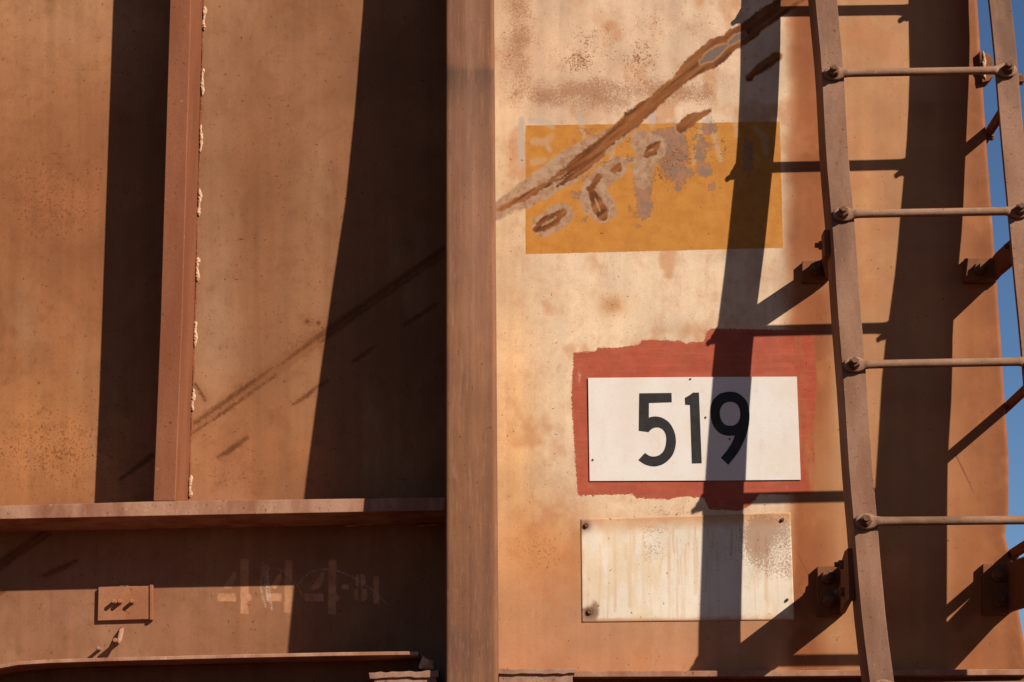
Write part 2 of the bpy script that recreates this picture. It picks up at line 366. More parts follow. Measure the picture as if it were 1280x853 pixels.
rc = n.mix(n.ramp(lump, .35, .65), col(182, 78, 52), col(168, 70, 46)); rc = n.mix(n.ramp(fine, .4, .75, 0, .25), rc, col(196, 110, 80)); rc = n.mix(n.ramp(n.noise(110, 5, .7, (.07, 1, 1)), .45, .72, 0, .4), rc, col(200, 104, 72)); rc = n.mix(n.ramp(n.noise(24, 5, .7), .55, .8, 0, .5), rc, col(196, 122, 86))
c = n.mix(n.math('MULTIPLY', rm, .96), c, rc)
sp = n.math('ADD', n.math('MULTIPLY', n.noise(260, 3, .6), .6), n.math('MULTIPLY', n.noise(70, 5, .7), .4)); sm = n.fuzzy(n.attr('rust'), sp, 3.6, .5, 1.0)
c = n.mix(n.math('MULTIPLY', sm, .8), c, n.mix(n.ramp(mid, .35, .6), col(172, 108, 54), col(132, 74, 32)))
dots = n.noise(170, 1, .4); c = n.mix(n.ramp(dots, .745, .79, 0, .75), c, col(100, 58, 32))
c = n.mix(n.ramp(n.attr('crack'), -.4, .7, 0, .55), c, col(90, 48, 26))
hgt = n.math('ADD', n.math('MULTIPLY', n.noise(14, 5, .6), .9), n.math('MULTIPLY', fine, .22))
hgt = n.math('ADD', hgt, n.math('MULTIPLY', om, n.math('SUBTRACT', .25, n.math('MULTIPLY', pk, .35))))
hgt = n.math('SUBTRACT', hgt, n.math('MULTIPLY', km, n.math('MULTIPLY', strk, -1.2)))
M['sheet'] = n.finish(c, .72, hgt, .35, .0016)

Pos = P(X, Y, 0.0)
# shallow dents and oil-canning of the plate
Pos[..., 1] += .0016*fbm(X/180, Y/200, 7, 3)
# the end of the sheet turns round the corner and runs back along the wagon's end
cols = [Pos]
rad = .010
base = Pos[:, -1, :]
for k in range(1, 9):
    a = k/8*math.pi/2; q = base.copy(); q[:, 0] += rad*math.sin(a); q[:, 1] += rad*(1-math.cos(a)); cols.append(q[:, None, :])
q = cols[-1][:, 0, :].copy(); q[:, 1] += .5; cols.append(q[:, None, :]); q = q.copy(); q[:, 1] += 1.6; cols.append(q[:, None, :])
PosA = np.concatenate(cols, 1); ex = PosA.shape[1]-NC
def pad(a): return np.concatenate([a, np.repeat(a[:, -1:], ex, 1)], 1)
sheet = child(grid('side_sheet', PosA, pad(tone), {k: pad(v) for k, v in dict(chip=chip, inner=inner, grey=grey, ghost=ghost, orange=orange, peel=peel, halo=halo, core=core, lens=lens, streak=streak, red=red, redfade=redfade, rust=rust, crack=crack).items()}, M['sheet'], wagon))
sheet['label'] = 'tan number-end side sheet with faded yellow rectangle and brick red painted patch'

# ------------------------------------------------------------------ side sheet, left bay
xs = np.concatenate([[-620, -420, -240, -120, -60], np.arange(-30, 562, 2.2)]); ys = np.concatenate([[-520, -380, -240, -120, -60], np.arange(-30, 880, 2.4)])
X, Y = np.meshgrid(xs, ys)
tone = np.zeros(X.shape+(3,)); tone[:] = (150, 98, 62)
blend(tone, sstep(-X, -225, -205), (160, 100, 60))
G(60, 20, 110, 70, (196, 140, 96), .9); G(60, 240, 90, 80, (160, 98, 60), .7); G(50, 540, 110, 80, (188, 122, 72), .9)
G(20, 90, 40, 80, (176, 116, 74), .5)
G(268, 200, 22, 420, (178, 132, 96), .7); G(265, 420, 20, 70, (184, 142, 108), .7); G(350, 150, 60, 160, (144, 92, 58), .7); G(390, 330, 30, 140, (172, 120, 82), .6); G(300, 560, 80, 60, (176, 112, 70), .8); G(340, 60, 60, 60, (166, 116, 80), .5)
blend(tone, .9*sstep(Y, 640, 655), (152, 102, 70)); G(150, 735, 75, 40, (168, 110, 84), .5); G(40, 780, 80, 30, (158, 108, 80), .5)
tone *= (1+.13*fbm(X/8, Y/300, 2, 4)+.24*fbm(X/80, Y/80, 3, 5))[..., None]
core = -99*np.ones(X.shape)
for s in ([(232, 537, 1.5), (300, 489, 3), (340, 461, 1.5)], [(240, 542, 1), (282, 514, 2.5), (345, 469, 1.5)], [(345, 460, 1), (375, 438, 2.5), (402, 418, 4), (450, 384, 3.5), (500, 349, 3.5), (562, 306, 3.5)], [(400, 428, 2), (470, 378, 2), (562, 315, 2)],
          [(365, 506, 1.5), (382, 496, 3), (396, 484, 2), (410, 476, 1.5)], [(441, 452, 2), (455, 443, 3), (470, 432, 2)],
          [(506, 406, 2.5), (525, 394, 3), (545, 381, 2.5)], [(273, 572, 2), (290, 561, 4), (309, 547, 2.5)], [(244, 480, 2), (257, 501, 2.5)], [(384, 402, 3)], [(398, 404, 3)],
          [(-30, 720, 4), (0, 703, 4), (60, 660, 3)], [(-30, 735, 3), (20, 696, 3), (62, 668, 2)], [(57, 719, 3), (75, 711, 4), (96, 701, 2)], [(0, 742, 3), (6, 739, 2)], [(150, 600, 2), (190, 570, 4)]):
    core = np.maximum(core, stroke(X, Y, s))
digits = -99*np.ones(X.shape)
for q in ([(300.5, 699), (311, 699), (310.5, 768), (300.5, 768)], [(272, 742), (295, 742), (295, 752), (272, 752)], [(295, 712), (296, 722), (288, 737), (279, 736), (281, 731)], [(309, 741), (314.5, 744), (314.5, 750), (309, 752)],
          [(357, 700), (366, 700), (364, 766), (355, 766)], [(351, 713), (352, 724), (346, 736), (337, 736)], [(333, 742), (352, 742), (352, 752), (333, 752)],
          [(411, 700), (420.5, 700), (420, 768), (410, 768)], [(381, 742), (404, 742), (404, 752), (381, 752)], [(405, 712), (406, 724), (398, 737), (387, 737)], [(418, 742), (425, 745), (425, 750), (418, 752)], [(427, 731), (436, 731), (436, 737), (427, 737)],
          [(444, 720), (449, 717), (449, 734), (444, 732)], [(451, 717), (457, 721), (457, 731), (451, 734)], [(442, 738), (448, 735), (448, 753), (442, 749)], [(452, 735), (459, 738), (459, 749), (452, 753)], [(467, 720), (474, 721), (474, 755), (467, 755)]):
    digits = np.maximum(digits, poly_sd(X, Y, q))
chalk = -99*np.ones(X.shape)
for s in ([(329, 703, .5), (326, 735, .7), (332, 759, .7)], [(332, 706, .6), (333, 735, 1.4), (335, 750, .9)], [(334, 706, .6), (337, 745, 1.2), (340, 762, .6)], [(336, 711, .2), (345, 710, .3), (356, 715, .3), (366, 725, .3), (374, 735, .3), (378, 745, .2)],
          [(372, 733, .3), (378, 723, .4), (390, 714, .5), (405, 711.5, .5), (420, 713, .5), (440, 721, .5), (462, 735, .5), (485, 756, .2)], [(371, 730, .3), (377, 743, .3)]):
    chalk = np.maximum(chalk, stroke(X, Y, s))
ca, sa = math.cos(math.radians(-35)), math.sin(math.radians(-35))
streak = fbm((X*ca+Y*sa)/30, (-X*sa+Y*ca)/4, 5, 3)
smear = np.maximum(stroke(X, Y, [(236, 536, 5), (330, 470, 10), (402, 420, 11), (470, 373, 7), (562, 310, 6)]), stroke(X, Y, [(-30, 727, 6), (62, 664, 5)]))
rust = np.zeros(X.shape)
for cx, cy, rx, ry, k in ((60, 250, 90, 90, .5), (70, 560, 110, 70, .52), (330, 250, 120, 200, .3), (60, 420, 80, 60, .30), (300, 590, 90, 40, .36), (260, 400, 20, 120, .28), (150, 690, 60, 40, .25), (390, 405, 18, 10, .6), (40, 730, 60, 30, .25), (380, 430, 30, 14, .5)):
    rust = np.maximum(rust, k*np.exp(-.8*(((X-cx)/rx)**2+((Y-cy)/ry)**2)))
n = N('brown_side_sheet')
c = n.attr('tone', True); fine = n.noise(420, 3, .6); lump = n.noise(36, 4, .6)
c = n.mix(n.ramp(fine, .3, .7, 0, .22), c, col(112, 68, 44))
c = n.mix(n.ramp(n.noise(20, 5, .7), .42, .75, 0, .4), c, col(128, 74, 40))
c = n.mix(n.ramp(n.noise(7, 5, .65, (1, 1, .45)), .5, .75, 0, .5), c, col(178, 130, 92))
c = n.mix(n.ramp(n.noise(120, 5, .7, (1, 1, .05)), .56, .8, 0, .35), c, col(122, 72, 42))
c = n.mix(n.ramp(n.noise(40, 6, .75), .56, .78, 0, .4), c, col(120, 68, 36))
c = n.mix(n.math('MULTIPLY', n.fuzzy(n.attr('digits'), n.noise(170, 5, .75), 6, -.8, 1.0), n.ramp(n.noise(45, 5, .7), .3, .55, .6, 1.0)), c, n.mix(n.ramp(lump, .3, .7), col(204, 144, 102), col(180, 122, 84)))
c = n.mix(n.math('MULTIPLY', n.fuzzy(n.attr('smear'), n.noise(80, 5, .75), 26, -3, 5), .5), c, col(134, 80, 42))
km = n.fuzzy(n.attr('core'), n.noise(150, 5, .75), 9, -1.8, 2.2)
c = n.mix(n.math('MULTIPLY', km, n.ramp(n.attr('streak'), -.25, .2, .7, 1)), c, n.mix(n.ramp(n.attr('streak'), -.2, .25), col(76, 42, 20), col(112, 64, 32)))
c = n.mix(n.math('MULTIPLY', n.ramp(n.attr('core'), -9, 0, 0, .35), n.ramp(lump, .3, .7)), c, col(150, 88, 48))
c = n.mix(n.math('MULTIPLY', n.ramp(n.attr('chalk'), -1.6, .8), n.ramp(n.noise(320, 3, .6), .38, .62, .05, .75)), c, col(206, 178, 158))
sm = n.fuzzy(n.attr('rust'), n.noise(190, 3, .6), 2.6, .56, .80); c = n.mix(n.math('MULTIPLY', sm, .7), c, col(132, 70, 34))
dots = n.noise(160, 1, .4); c = n.mix(n.ramp(dots, .725, .78, 0, .75), c, col(96, 54, 30))
hgt = n.math('ADD', n.math('MULTIPLY', n.noise(14, 5, .6), .9), n.math('MULTIPLY', fine, .22))
M['sheet_left'] = n.finish(c, .75, hgt, .35, .0016)
Pos = P(X, Y, 0.0); Pos[..., 1] += .0016*fbm(X/180, Y/200, 7, 3)
o = child(grid('side_sheet', Pos, tone, dict(smear=smear, core=core, digits=digits, chalk=chalk, streak=streak, rust=rust), M['sheet_left'], wagon))
o['label'] = 'darker brown side sheet of the left bay with faint stencilled numerals'

# ------------------------------------------------------------------ the deep post between the bays
PD = np.array([(-520, .135), (-150, .169), (-100, .173), (0, .186), (100, .202), (200, .228), (300, .251), (400, .272), (500, .289), (600, .303), (700, .312), (900, .325)])
py_ = np.concatenate([[-520, -300, -120], np.arange(-30, 900, 6.0)])
fx = np.linspace(0, 1, 24)
X = 557+(617+5*np.clip(py_[:, None]/853, -.6, 1.1)-557)*fx[None, :]; Y = np.repeat(py_[:, None], 24, 1)
dd = np.interp(py_, PD[:, 0], PD[:, 1])
prof = np.where(fx < .04, -.003, np.where(fx > .96, -.003, .0012*np.exp(-((fx-.52)/.16)**2)))
F_ = P(X, Y, dd[:, None]+prof[None, :])
Lb = F_[:, :1].copy(); Lb[..., 1] = wall_y(Lb[..., 2], -.01); Rb = F_[:, -1:].copy(); Rb[..., 1] = wall_y(Rb[..., 2], -.01)
Pos = np.concatenate([Lb, F_, Rb], 1)
tone = np.zeros(X.shape+(3,)); tone[:] = (140, 92, 62)
G(570, 60, 14, 60, (126, 80, 58), .5); G(588, 40, 8, 300, (166, 124, 98), .5)
blend(tone, .75*sstep(Y+14*fbm(X/14, Y/8, 2), 82, 90)*sstep(-Y, -150, -95)*(.55+.45*np.abs((X-588)/30)), (90, 64, 50))
G(575, 190, 10, 30, (122, 82, 62), .5); G(600, 300, 20, 110, (156, 106, 80), .6); G(590, 600, 20, 120, (152, 100, 66), .5); G(575, 815, 18, 28, (116, 80, 64), .7); G(600, 740, 20, 60, (136, 90, 66), .5)
tone *= (1+.26*fbm(X/4, Y/120, 3, 4)+.2*fbm(X/40, Y/50, 4, 4))[..., None]
tone = np.concatenate([tone[:, :1], tone, tone[:, -1:]], 1)
n = N('post_steel'); c = n.attr('tone', True); fine = n.noise(420, 3, .6)
c = n.mix(n.ramp(fine, .3, .7, 0, .25), c, col(104, 64, 44)); c = n.mix(n.ramp(n.noise(110, 2, .5), .69, .75, 0, .5), c, col(80, 46, 30)); c = n.mix(n.ramp(n.noise(60, 3, .6, (1, 1, .2)), .64, .8, 0, .35), c, col(186, 146, 118))
c = n.mix(n.ramp(n.noise(240, 4, .7, (1, 1, .05)), .52, .72, 0, .4), c, col(174, 126, 94))
c = n.mix(n.ramp(n.noise(210, 4, .7, (1, 1, .04)), .54, .74, 0, .4), c, col(96, 58, 40))
c = n.mix(n.ramp(n.noise(28, 6, .75, (1, 1, .5)), .55, .75, 0, .4), c, col(112, 72, 52))
M['post'] = n.finish(c, .75, n.math('ADD', n.noise(30, 5, .6), n.math('MULTIPLY', fine, .3)), .4, .0014)
child(grid('post', Pos, tone, {}, M['post'], wagon, smooth=False))

# ------------------------------------------------------------------ rib with its broken weld, ledges
ribp = [(-520, 229), (-200, 218), (0, 212), (200, 206), (400, 200), (626, 191)]
vs = []; fs = []
for y, x in ribp:
    a = V(x, y, .137); wd = .0455
    for dx, d in ((0, 0), (0, .135), (.002, .137), (wd-.002, .137), (wd, .135), (wd, 0)):
        vs.append(Vector((a.x+dx, wall_y(a.z, d if d else -.01), a.z)))
for j in range(len(ribp)-1):
    for i in range(6):
        k = (i+1) % 6; fs.append((j*6+i, j*6+k, j*6+6+k, j*6+6+i))
fs += [tuple(range(6)), tuple(range(len(vs)-6, len(vs)))]
rib = child(raw('rib', vs, fs, M['rib'], wagon))
rnd = random.Random(3)
def bead(pts, r, parent, seed):
    """lumpy run of weld metal along measured points (x, y, depth)"""
    rg = random.Random(seed); vs = []; fs = []; n = 9; P3 = []
    for (a, b) in zip(pts[:-1], pts[1:]):
        for k in range(10): t = k/10; P3.append(V(*[a[i]+(b[i]-a[i])*t for i in range(3)]))
    P3.append(V(*pts[-1])); L = len(P3)
    for j, p in enumerate(P3):
        e = min(1, .35+min(j, L-1-j)*.4)
        wob = math.sin(j*.33+seed*2)+.4*math.sin(j*.8+seed); p = p+Vector((wob*r*.3, 0, 0)); wq = 1+.30*math.sin(j*.47+seed*1.7)+rg.uniform(-.12, .12)
        for i in range(n):
            t = 2*math.pi*i/n; q = r*e*wq*rg.uniform(.8, 1.2)
            vs.append(p+Vector((math.cos(t)*q, math.sin(t)*q, rg.uniform(-.0004, .0004))))
    for j in range(L-1):
        for i in range(n): fs.append((j*n+i, j*n+(i+1) % n, (j+1)*n+(i+1) % n, (j+1)*n+i))
    fs += [tuple(range(n)), tuple(range((L-1)*n, L*n))]
    o = raw('weld_bead', vs, fs, M['weld'], parent)
    return o
def ribr(y): return V(np.interp(y, [p[0] for p in ribp], [p[1] for p in ribp]), y, .137).x+.0455
def px_of(xw, y):   # measured x of a world x on the sheet at row y
    a = P(0, y)[0]; b = P(1280, y)[0]; return (xw-a)/(b-a)*1280
for i, (a, b) in enumerate(((8, 38), (86, 120), (156, 190), (236, 270), (322, 352), (402, 434), (486, 514), (594, 622))):
    # the point of the sheet at the foot of the rib, as measured along the sheet
    xa = px_of(ribr(a), a)+2.2; xb = px_of(ribr(b), b)+2.2
    bead([(xa, a, .004), ((xa+xb)/2+rnd.uniform(-.6, .6), (a+b)/2, .005), (xb, b, .004)], .0034, rib, i)

run = [(px_of(ribr(y), y)+.8, y, .001) for y in range(-60, 626, 30)]
bead(run, .0024, rib, 31).data.materials[0] = M['rib']
led = prism('ledge', [(-560, 643), (0, 632.5), (190, 627), (400, 624), (556, 622), (556, 638), (400, 641), (190, 645), (0, 649), (-560, 660)], .137, -.01, M['ledge'], wagon, .0012); child(led)
for i, (x0, x1) in enumerate(((20, 60), (140, 176), (205, 262), (345, 380), (432, 466), (522, 548))):
    child(bead([(x0, 658, .004), ((x0+x1)/2, 656, .006), (x1, 656, .004)], .0045, wagon, 40+i))
# lower flange with its turned-down left end, ending short of the post
top = [(-560, 846), (-60, 841), (0, 831), (22, 827), (60, 824.5), (140, 822), (300, 818), (420, 815.5), (523, 814)]
vs = []; fs = []
for x, y in top:
    a = V(x, y, .25)
    for dz, d in ((0, -.01), (0, .248), (-.0015, .25), (-.0065, .25), (-.008, .248), (-.008, -.01)):
        vs.append(Vector((a.x, wall_y(a.z, d), a.z+dz)))
k = len(top)
for j in range(k-1):
    for i in range(6): fs.append((j*6+i, j*6+(i+1) % 6, j*6+6+(i+1) % 6, j*6+6+i))
fs += [tuple(range(6)), tuple(range(6*k-6, 6*k))]
fl = child(raw('lower_flange', vs, fs, M['ledge'], wagon))
web = child(prism('flange_web', [(-560, 852), (0, 838), (523, 824), (523, 990), (-560, 990)], .17, -.01, M['under'], wagon, 0))
# right-hand sill lip and the dark pan below it
lip = child(prism('sill_lip', [(624, 839), (900, 838.5), (1286, 836.5), (1288, 844), (900, 846), (624, 846.5)], .032, -.012, M['ledge'], wagon, .0015))
pan = child(prism('sill_web', [(560, 838), (1280, 838), (1310, 990), (560, 990)], -.014, -.05, M['under'], wagon, 0))
# crusted angle plates either side of the post
def crust(pts, front, back, seed):
    rg = random.Random(seed); q = []
    for (a, b) in zip(pts, pts[1:]+pts[:1]):
        nn = max(1, int(math.hypot(b[0]-a[0], b[1]-a[1])/7))
        for k in range(nn):
            t = k/nn; q.append((a[0]+(b[0]-a[0])*t+rg.uniform(-.6, .6), a[1]+(b[1]-a[1])*t+rg.uniform(-1.0, 1.0)))
    return child(prism('toe_plate', q, front, back, M['crust'], wagon, .001))
crust([(463, 842), (546, 839), (546, 950), (466, 950), (468, 848)], .285, .0, 1)
crust([(461, 841), (548, 838.5), (548, 846), (462, 848)], .290, .02, 3)
crust([(624, 838), (716, 836.5), (716, 950), (624, 950)], .085, .0, 2)
crust([(622, 837), (718.5, 836), (718.5, 842), (622, 843)], .091, .02, 4)
# small piece of ore lying on the left plate
bm = bmesh.new(); bmesh.ops.create_icosphere(bm, subdivisions=2, radius=1.0)
rg = random.Random(8)
for v in bm.verts:
    k = 1+rg.uniform(-.22, .22)
    v.co = Vector((v.co.x*.016*k, v.co.y*.014*k, max(-.7, v.co.z)*.0125*k+(.006 if v.co.x < -.1 and v.co.z > .2 else 0)))
me = bpy.data.meshes.new('ore_stone'); bm.to_mesh(me); bm.free()
stone = link('ore_stone', me, M['stone']); stone.location = V(534, 832, .255)
stone['label'] = 'small pale lump of ore lying on the crusted plate left of the post'; stone['category'] = 'stone'

# ------------------------------------------------------------------ junction plate, studs, edge fittings
jp = child(prism('junction_plate', [(123, 734), (154, 733), (190, 732.5), (190, 774), (122, 776)], .009, -.002, M['junction'], wagon, .0012))
prism('plate_edge', [(187, 731), (191, 731), (191, 775), (187, 775)], .012, .002, M['junction'], jp, .001)
for x in (143, 151, 166):
    lathe('stud', V(x, 753, .008), (0, -1, 0), [(0, .0058), (.002, .0058), (.002, .0042), (.016, .0042), (.017, .003)], M['junction'], jp, 10)
bead([(150, 732.5, .006), (160, 732.5, .007)], .003, jp, 77)
# bent wire hook below the plate
h = [V(153, 785, .0), V(152, 788, .012), V(150, 797, .02), V(148, 805, .03)]
vs = []; fs = []
for j, p in enumerate(h):
    for i in range(8):
        t = 2*math.pi*i/8; r = (.0048, .005, .0055, .004)[j]; vs.append(p+Vector((math.cos(t)*r, math.sin(t)*r*.8, math.sin(t)*r*.6)))
for j in range(3):
    for i in range(8): fs.append((j*8+i, j*8+(i+1) % 8, j*8+8+(i+1) % 8, j*8+8+i))
fs += [tuple(range(8)), tuple(range(24, 32))]
child(raw('hook', vs, fs, M['ledge'], wagon, True))
child(lathe('peg', V(148, 803, 0), (0, -1, 0), [(-.005, .0048), (.034, .0048), (.036, .0035)], M['junction'], wagon, 10))
child(lathe('peg', V(125, 812, 0), (0, -1, 0), [(-.005, .0036), (.022, .0036), (.023, .0025)], M['sheet_left'], wagon, 8))

def edge_bar(x, y, d, hh, wd=.010):
    """flat bar that stands straight out from the wagon's corner"""
    a = V(x, y, 0); vs = []
    for dy, s in ((.10, 0), (-d, 1)):
        for dx, dz in ((0, -hh), (wd, -hh), (wd, hh), (0, hh)): vs.append(Vector((a.x+dx, a.y+dy, a.z+dz)))
    o = child(raw('edge_bar', vs, [(0, 1, 2, 3), (7, 6, 5, 4), (0, 1, 5, 4), (1, 2, 6, 5), (2, 3, 7, 6), (3, 0, 4, 7)], M['bracket'], wagon, bevel=.0012))
    return o
b1 = edge_bar(1237, 160, .085, .011); hexbolt('nut', V(1239, 172, -.02), (0, -1, 0), .006, b1, .006, .006)
b2 = edge_bar(1261, 504, .150, .009)
b3 = edge_bar(1264, 692, .135, .010); hexbolt('nut', V(1269, 699, .02), (0, -1, 0), .006, b3, .006, .008)
# welded lug on the corner
lug = child(prism('lug', [(1224, 64), (1236, 67), (1241, 74), (1242, 95), (1236, 101), (1228, 103)], .012, -.02, M['bracket'], wagon, .0015))
bead([(1229, 64, .012), (1230, 82, .014), (1231.5, 100, .012)], .0032, lug, 91)

# ------------------------------------------------------------------ number plate
npl = n = N('white_reflective_sheet')
c = n.mix(n.ramp(n.noise(9, 4, .6), .35, .7), col(244, 230, 216), col(238, 220, 200))
c = n.mix(n.ramp(n.noise(170, 2, .5), .70, .76, 0, .35), c, col(196, 150, 120)); c = n.mix(n.ramp(n.noise(40, 4, .6, (1, 1, .2)), .55, .8, 0, .35), c, col(222, 190, 160))
wv = n.t.nodes.new('ShaderNodeTexVoronoi'); wv.inputs['Scale'].default_value = 260; n.put(wv.inputs['Vector'], n.co)
c = n.mix(n.ramp(wv.outputs['Distance'], .2, .6, 0, .07), c, col(190, 170, 156))
c = n.mix(n.ramp(n.noise(26, 6, .7), .56, .82, 0, .4), c, col(214, 178, 146)); c = n.mix(n.ramp(n.noise(300, 3, .6), .68, .74, 0, .5), c, col(160, 104, 74))
M['plate'] = n.finish(c, .45, wv.outputs['Distance'], .05, .0005)
n = N('black_vinyl'); c = n.mix(n.ramp(n.noise(60, 4, .6), .3, .7), col(58, 54, 50), col(48, 44, 41)); M['vinyl'] = n.finish(c, .5)
plate = prism('number_plate', [(735, 472.5), (866, 471.5), (996, 471), (1001, 600), (868, 601), (737, 601.5)], .0028, .0008, M['plate'], None, .0004)
plate['label'] = 'white rectangular number plate with black digits 519 on red paint'; plate['category'] = 'number plate'
def cr(pts, k=5, closed=False):
    out_ = []; n_ = len(pts); rng = range(n_ if closed else n_-1)
    for i in rng:
        p0 = pts[(i-1) % n_] if closed or i else pts[0]; p1 = pts[i]; p2 = pts[(i+1) % n_]; p3 = pts[(i+2) % n_] if closed or i+2 < n_ else pts[-1]
        for j in range(k):
            t = j/k; out_.append(tuple(.5*(2*p1[a]+(p2[a]-p0[a])*t+(2*p0[a]-5*p1[a]+4*p2[a]-p3[a])*t*t+(3*p1[a]-p0[a]-3*p2[a]+p3[a])*t**3) for a in (0, 1)))
    if not closed: out_.append(pts[-1])
    return out_
def digit(loops, label):
    k = 6.561; f = .0034
    L = [[V(780+x/k, 470+y/k, f) for x, y in lp] for lp in loops]
    tri = tessellate_polygon(L); vs = [v for lp in L for v in lp]; n0 = len(vs)
    bk = [Vector((v.x, v.y+.0009, v.z)) for v in vs]; fs = [tuple(t) for t in tri]; s = 0
    for lp in L:
        m = len(lp); fs += [(s+i, s+(i+1) % m, n0+s+(i+1) % m, n0+s+i) for i in range(m)]; s += m
    o = raw('digit', vs+bk, fs, M['vinyl'], plate); o['label'] = label; return o
digit([[(126, 143), (390, 140), (392, 216), (205, 222)]+cr([(204, 342), (250, 333), (310, 343), (370, 383), (410, 450), (426, 525), (418, 600), (390, 662), (340, 712), (285, 737), (230, 741), (170, 724), (118, 690)])
       + cr([(172, 632), (205, 654), (240, 662), (285, 652), (322, 620), (341, 575), (348, 520), (341, 475), (320, 441), (288, 424), (255, 424), (225, 438), (203, 461)])+[(122, 450)]], 'black digit 5')
digit([[(566, 137), (615, 137), (638, 716), (558, 718), (542, 238), (503, 236), (500, 180), (535, 160)]], 'black digit 1')
digit([cr([(910, 490), (840, 490), (780, 465), (735, 412), (712, 340), (710, 260), (730, 200), (778, 152), (825, 135), (870, 130), (930, 140), (982, 178), (1015, 230), (1030, 310), (1025, 400), (1005, 480), (972, 560), (926, 642), (855, 730)])
       + cr([(795, 672), (850, 604), (885, 548), (910, 490)])[:-1], cr([(870, 212), (925, 232), (950, 280), (952, 340), (925, 392), (872, 410), (818, 392), (790, 340), (788, 280), (815, 232)], 4, True)], 'black digit 9')
for x, y in ((741, 575), (863, 474), (882, 522), (912, 549)):
    lathe('rivet', V(x, y, .003), (0, -1, 0), [(0, .0022), (.001, .0022), (.0016, .001)], M['bolt'], plate, 8)

# ------------------------------------------------------------------ blank plate below it
gx = np.linspace(0, 1, 150); gy = np.linspace(0, 1, 80)
Ug, Vg = np.meshgrid(gx, gy)
X = (726+Ug*262)*(1-Vg)+(727.5+Ug*265.5)*Vg; Y = (649-Ug*8)*(1-Vg)+(778-Ug*3)*Vg
tone = np.zeros(X.shape+(3,)); tone[:] = (242, 222, 194)
bd = np.minimum(np.minimum(X-725, 993-X), np.minimum(Y-(649-(X-726)*.03), 778-(X-726)*.012-Y))
blend(tone, .8*sstep(-(Y-(649-(X-726)*.03))+14*fbm(X/18, Y/14, 1), -22, -2), (206, 142, 90))
G(735, 700, 9, 60, (228, 206, 182), .5)
dr = sstep(fbm(X/2.6, Y/500, 2, 3), .08, .26)*sstep(Y+30*fbm(X/5, X*0, 3), 672, 690)*sstep(-X, -985, -965)
blend(tone, .3*dr, (204, 142, 92))
rg = random.Random(12)
for i in range(46):
    x0 = rg.choice([rg.uniform(742, 880), rg.uniform(742, 960)]); y0 = rg.uniform(655, 705); y1 = min(772, y0+rg.uniform(15, 85))
    blend(tone, rg.uniform(.15, .6)*sstep(stroke(X, Y, [(x0, y0, .2), (x0+rg.uniform(-1, 1), (y0+y1)/2, .5), (x0+rg.uniform(-1.5, 1.5), y1, .6)]), -1.6, .6), (200, 138, 86))
blend(tone, .75*sstep(-bd+9*fbm(X/9, Y/9, 2), -8, 1), (208, 150, 104)); dr = dr*0
blend(tone, .3*dr, (204, 142, 92)); G(790, 720, 60, 45, (244, 226, 202), .5); G(905, 735, 70, 25, (246, 230, 208), .5)
blend(tone, .45*sstep(fbm(X/20, Y/60, 6), .05, .25), (232, 196, 152))
blend(tone, .85*sstep(fbm(X/12, Y/12, 4)*26+12-np.hypot((X-738), (Y-766))*1.0, -3, 6), (150, 112, 86)); G(737, 765, 4, 4, (80, 50, 36), .9)
G(732, 657, 5, 5, (120, 80, 58), .9)
blend(tone, .6*sstep(-np.abs(Y-777), -5, -1), (196, 132, 88))
blotch = .95*gauss(X, Y, 962, 662, 22, 20)+.75*gauss(X, Y, 946, 678, 12, 24)+.55*gauss(X, Y, 970, 712, 18, 14)+.62*gauss(X, Y, 815, 690, 18, 16)+.5*gauss(X, Y, 820, 660, 30, 8)+.42*gauss(X, Y, 905, 690, 22, 30)+.4*gauss(X, Y, 950, 770, 40, 5)+.3*gauss(X, Y, 985, 700, 6, 60)
tone *= (1+.10*fbm(X/30, Y/30, 5, 4))[..., None]
n = N('rusted_white_plate'); c = n.attr('tone', True); mid = n.noise(150, 4, .65)
c = n.mix(n.ramp(n.noise(420, 2, .6), .35, .7, 0, .10), c, col(196, 140, 96))
c = n.mix(n.math('MULTIPLY', n.fuzzy(n.attr('blotch'), n.noise(280, 5, .75), 2.4, .45, .95), .75), c, col(162, 114, 82))
c = n.mix(n.ramp(n.noise(130, 2, .5), .70, .76, 0, .8), c, col(120, 70, 42))
M['blank'] = n.finish(c, .7, n.math('ADD', n.noise(40, 4, .6), mid), .25, .001)
Pp = P(X, Y, .0011)
rimf = lambda a: np.concatenate([a[:, :1], a, a[:, -1:]], 1)
Pp = rimf(Pp); Pp[:, 0, 1] += .003; Pp[:, -1, 1] += .003
Pp = np.concatenate([Pp[:1], Pp, Pp[-1:]], 0); Pp[0, :, 1] = wall_y(Pp[0, :, 2], -.001); Pp[-1, :, 1] = wall_y(Pp[-1, :, 2], -.001)
def rim2(a): a = rimf(a); return np.concatenate([a[:1], a, a[-1:]], 0)
blank = grid('blank_plate', Pp, rim2(tone), dict(blotch=rim2(blotch)), M['blank'], None, smooth=False)
blank['label'] = 'blank white plate streaked with rust below the number plate'; blank['category'] = 'plate'
for x, y, r in ((737, 765, .006), (733, 657, .0055), (978, 650, .004), (984, 750, .003)):
    lathe('rivet', V(x, y, .002), (0, -1, 0), [(0, r), (.0025, r*.95), (.004, r*.6), (.003, r*.3)], M['bolt'], blank, 10)

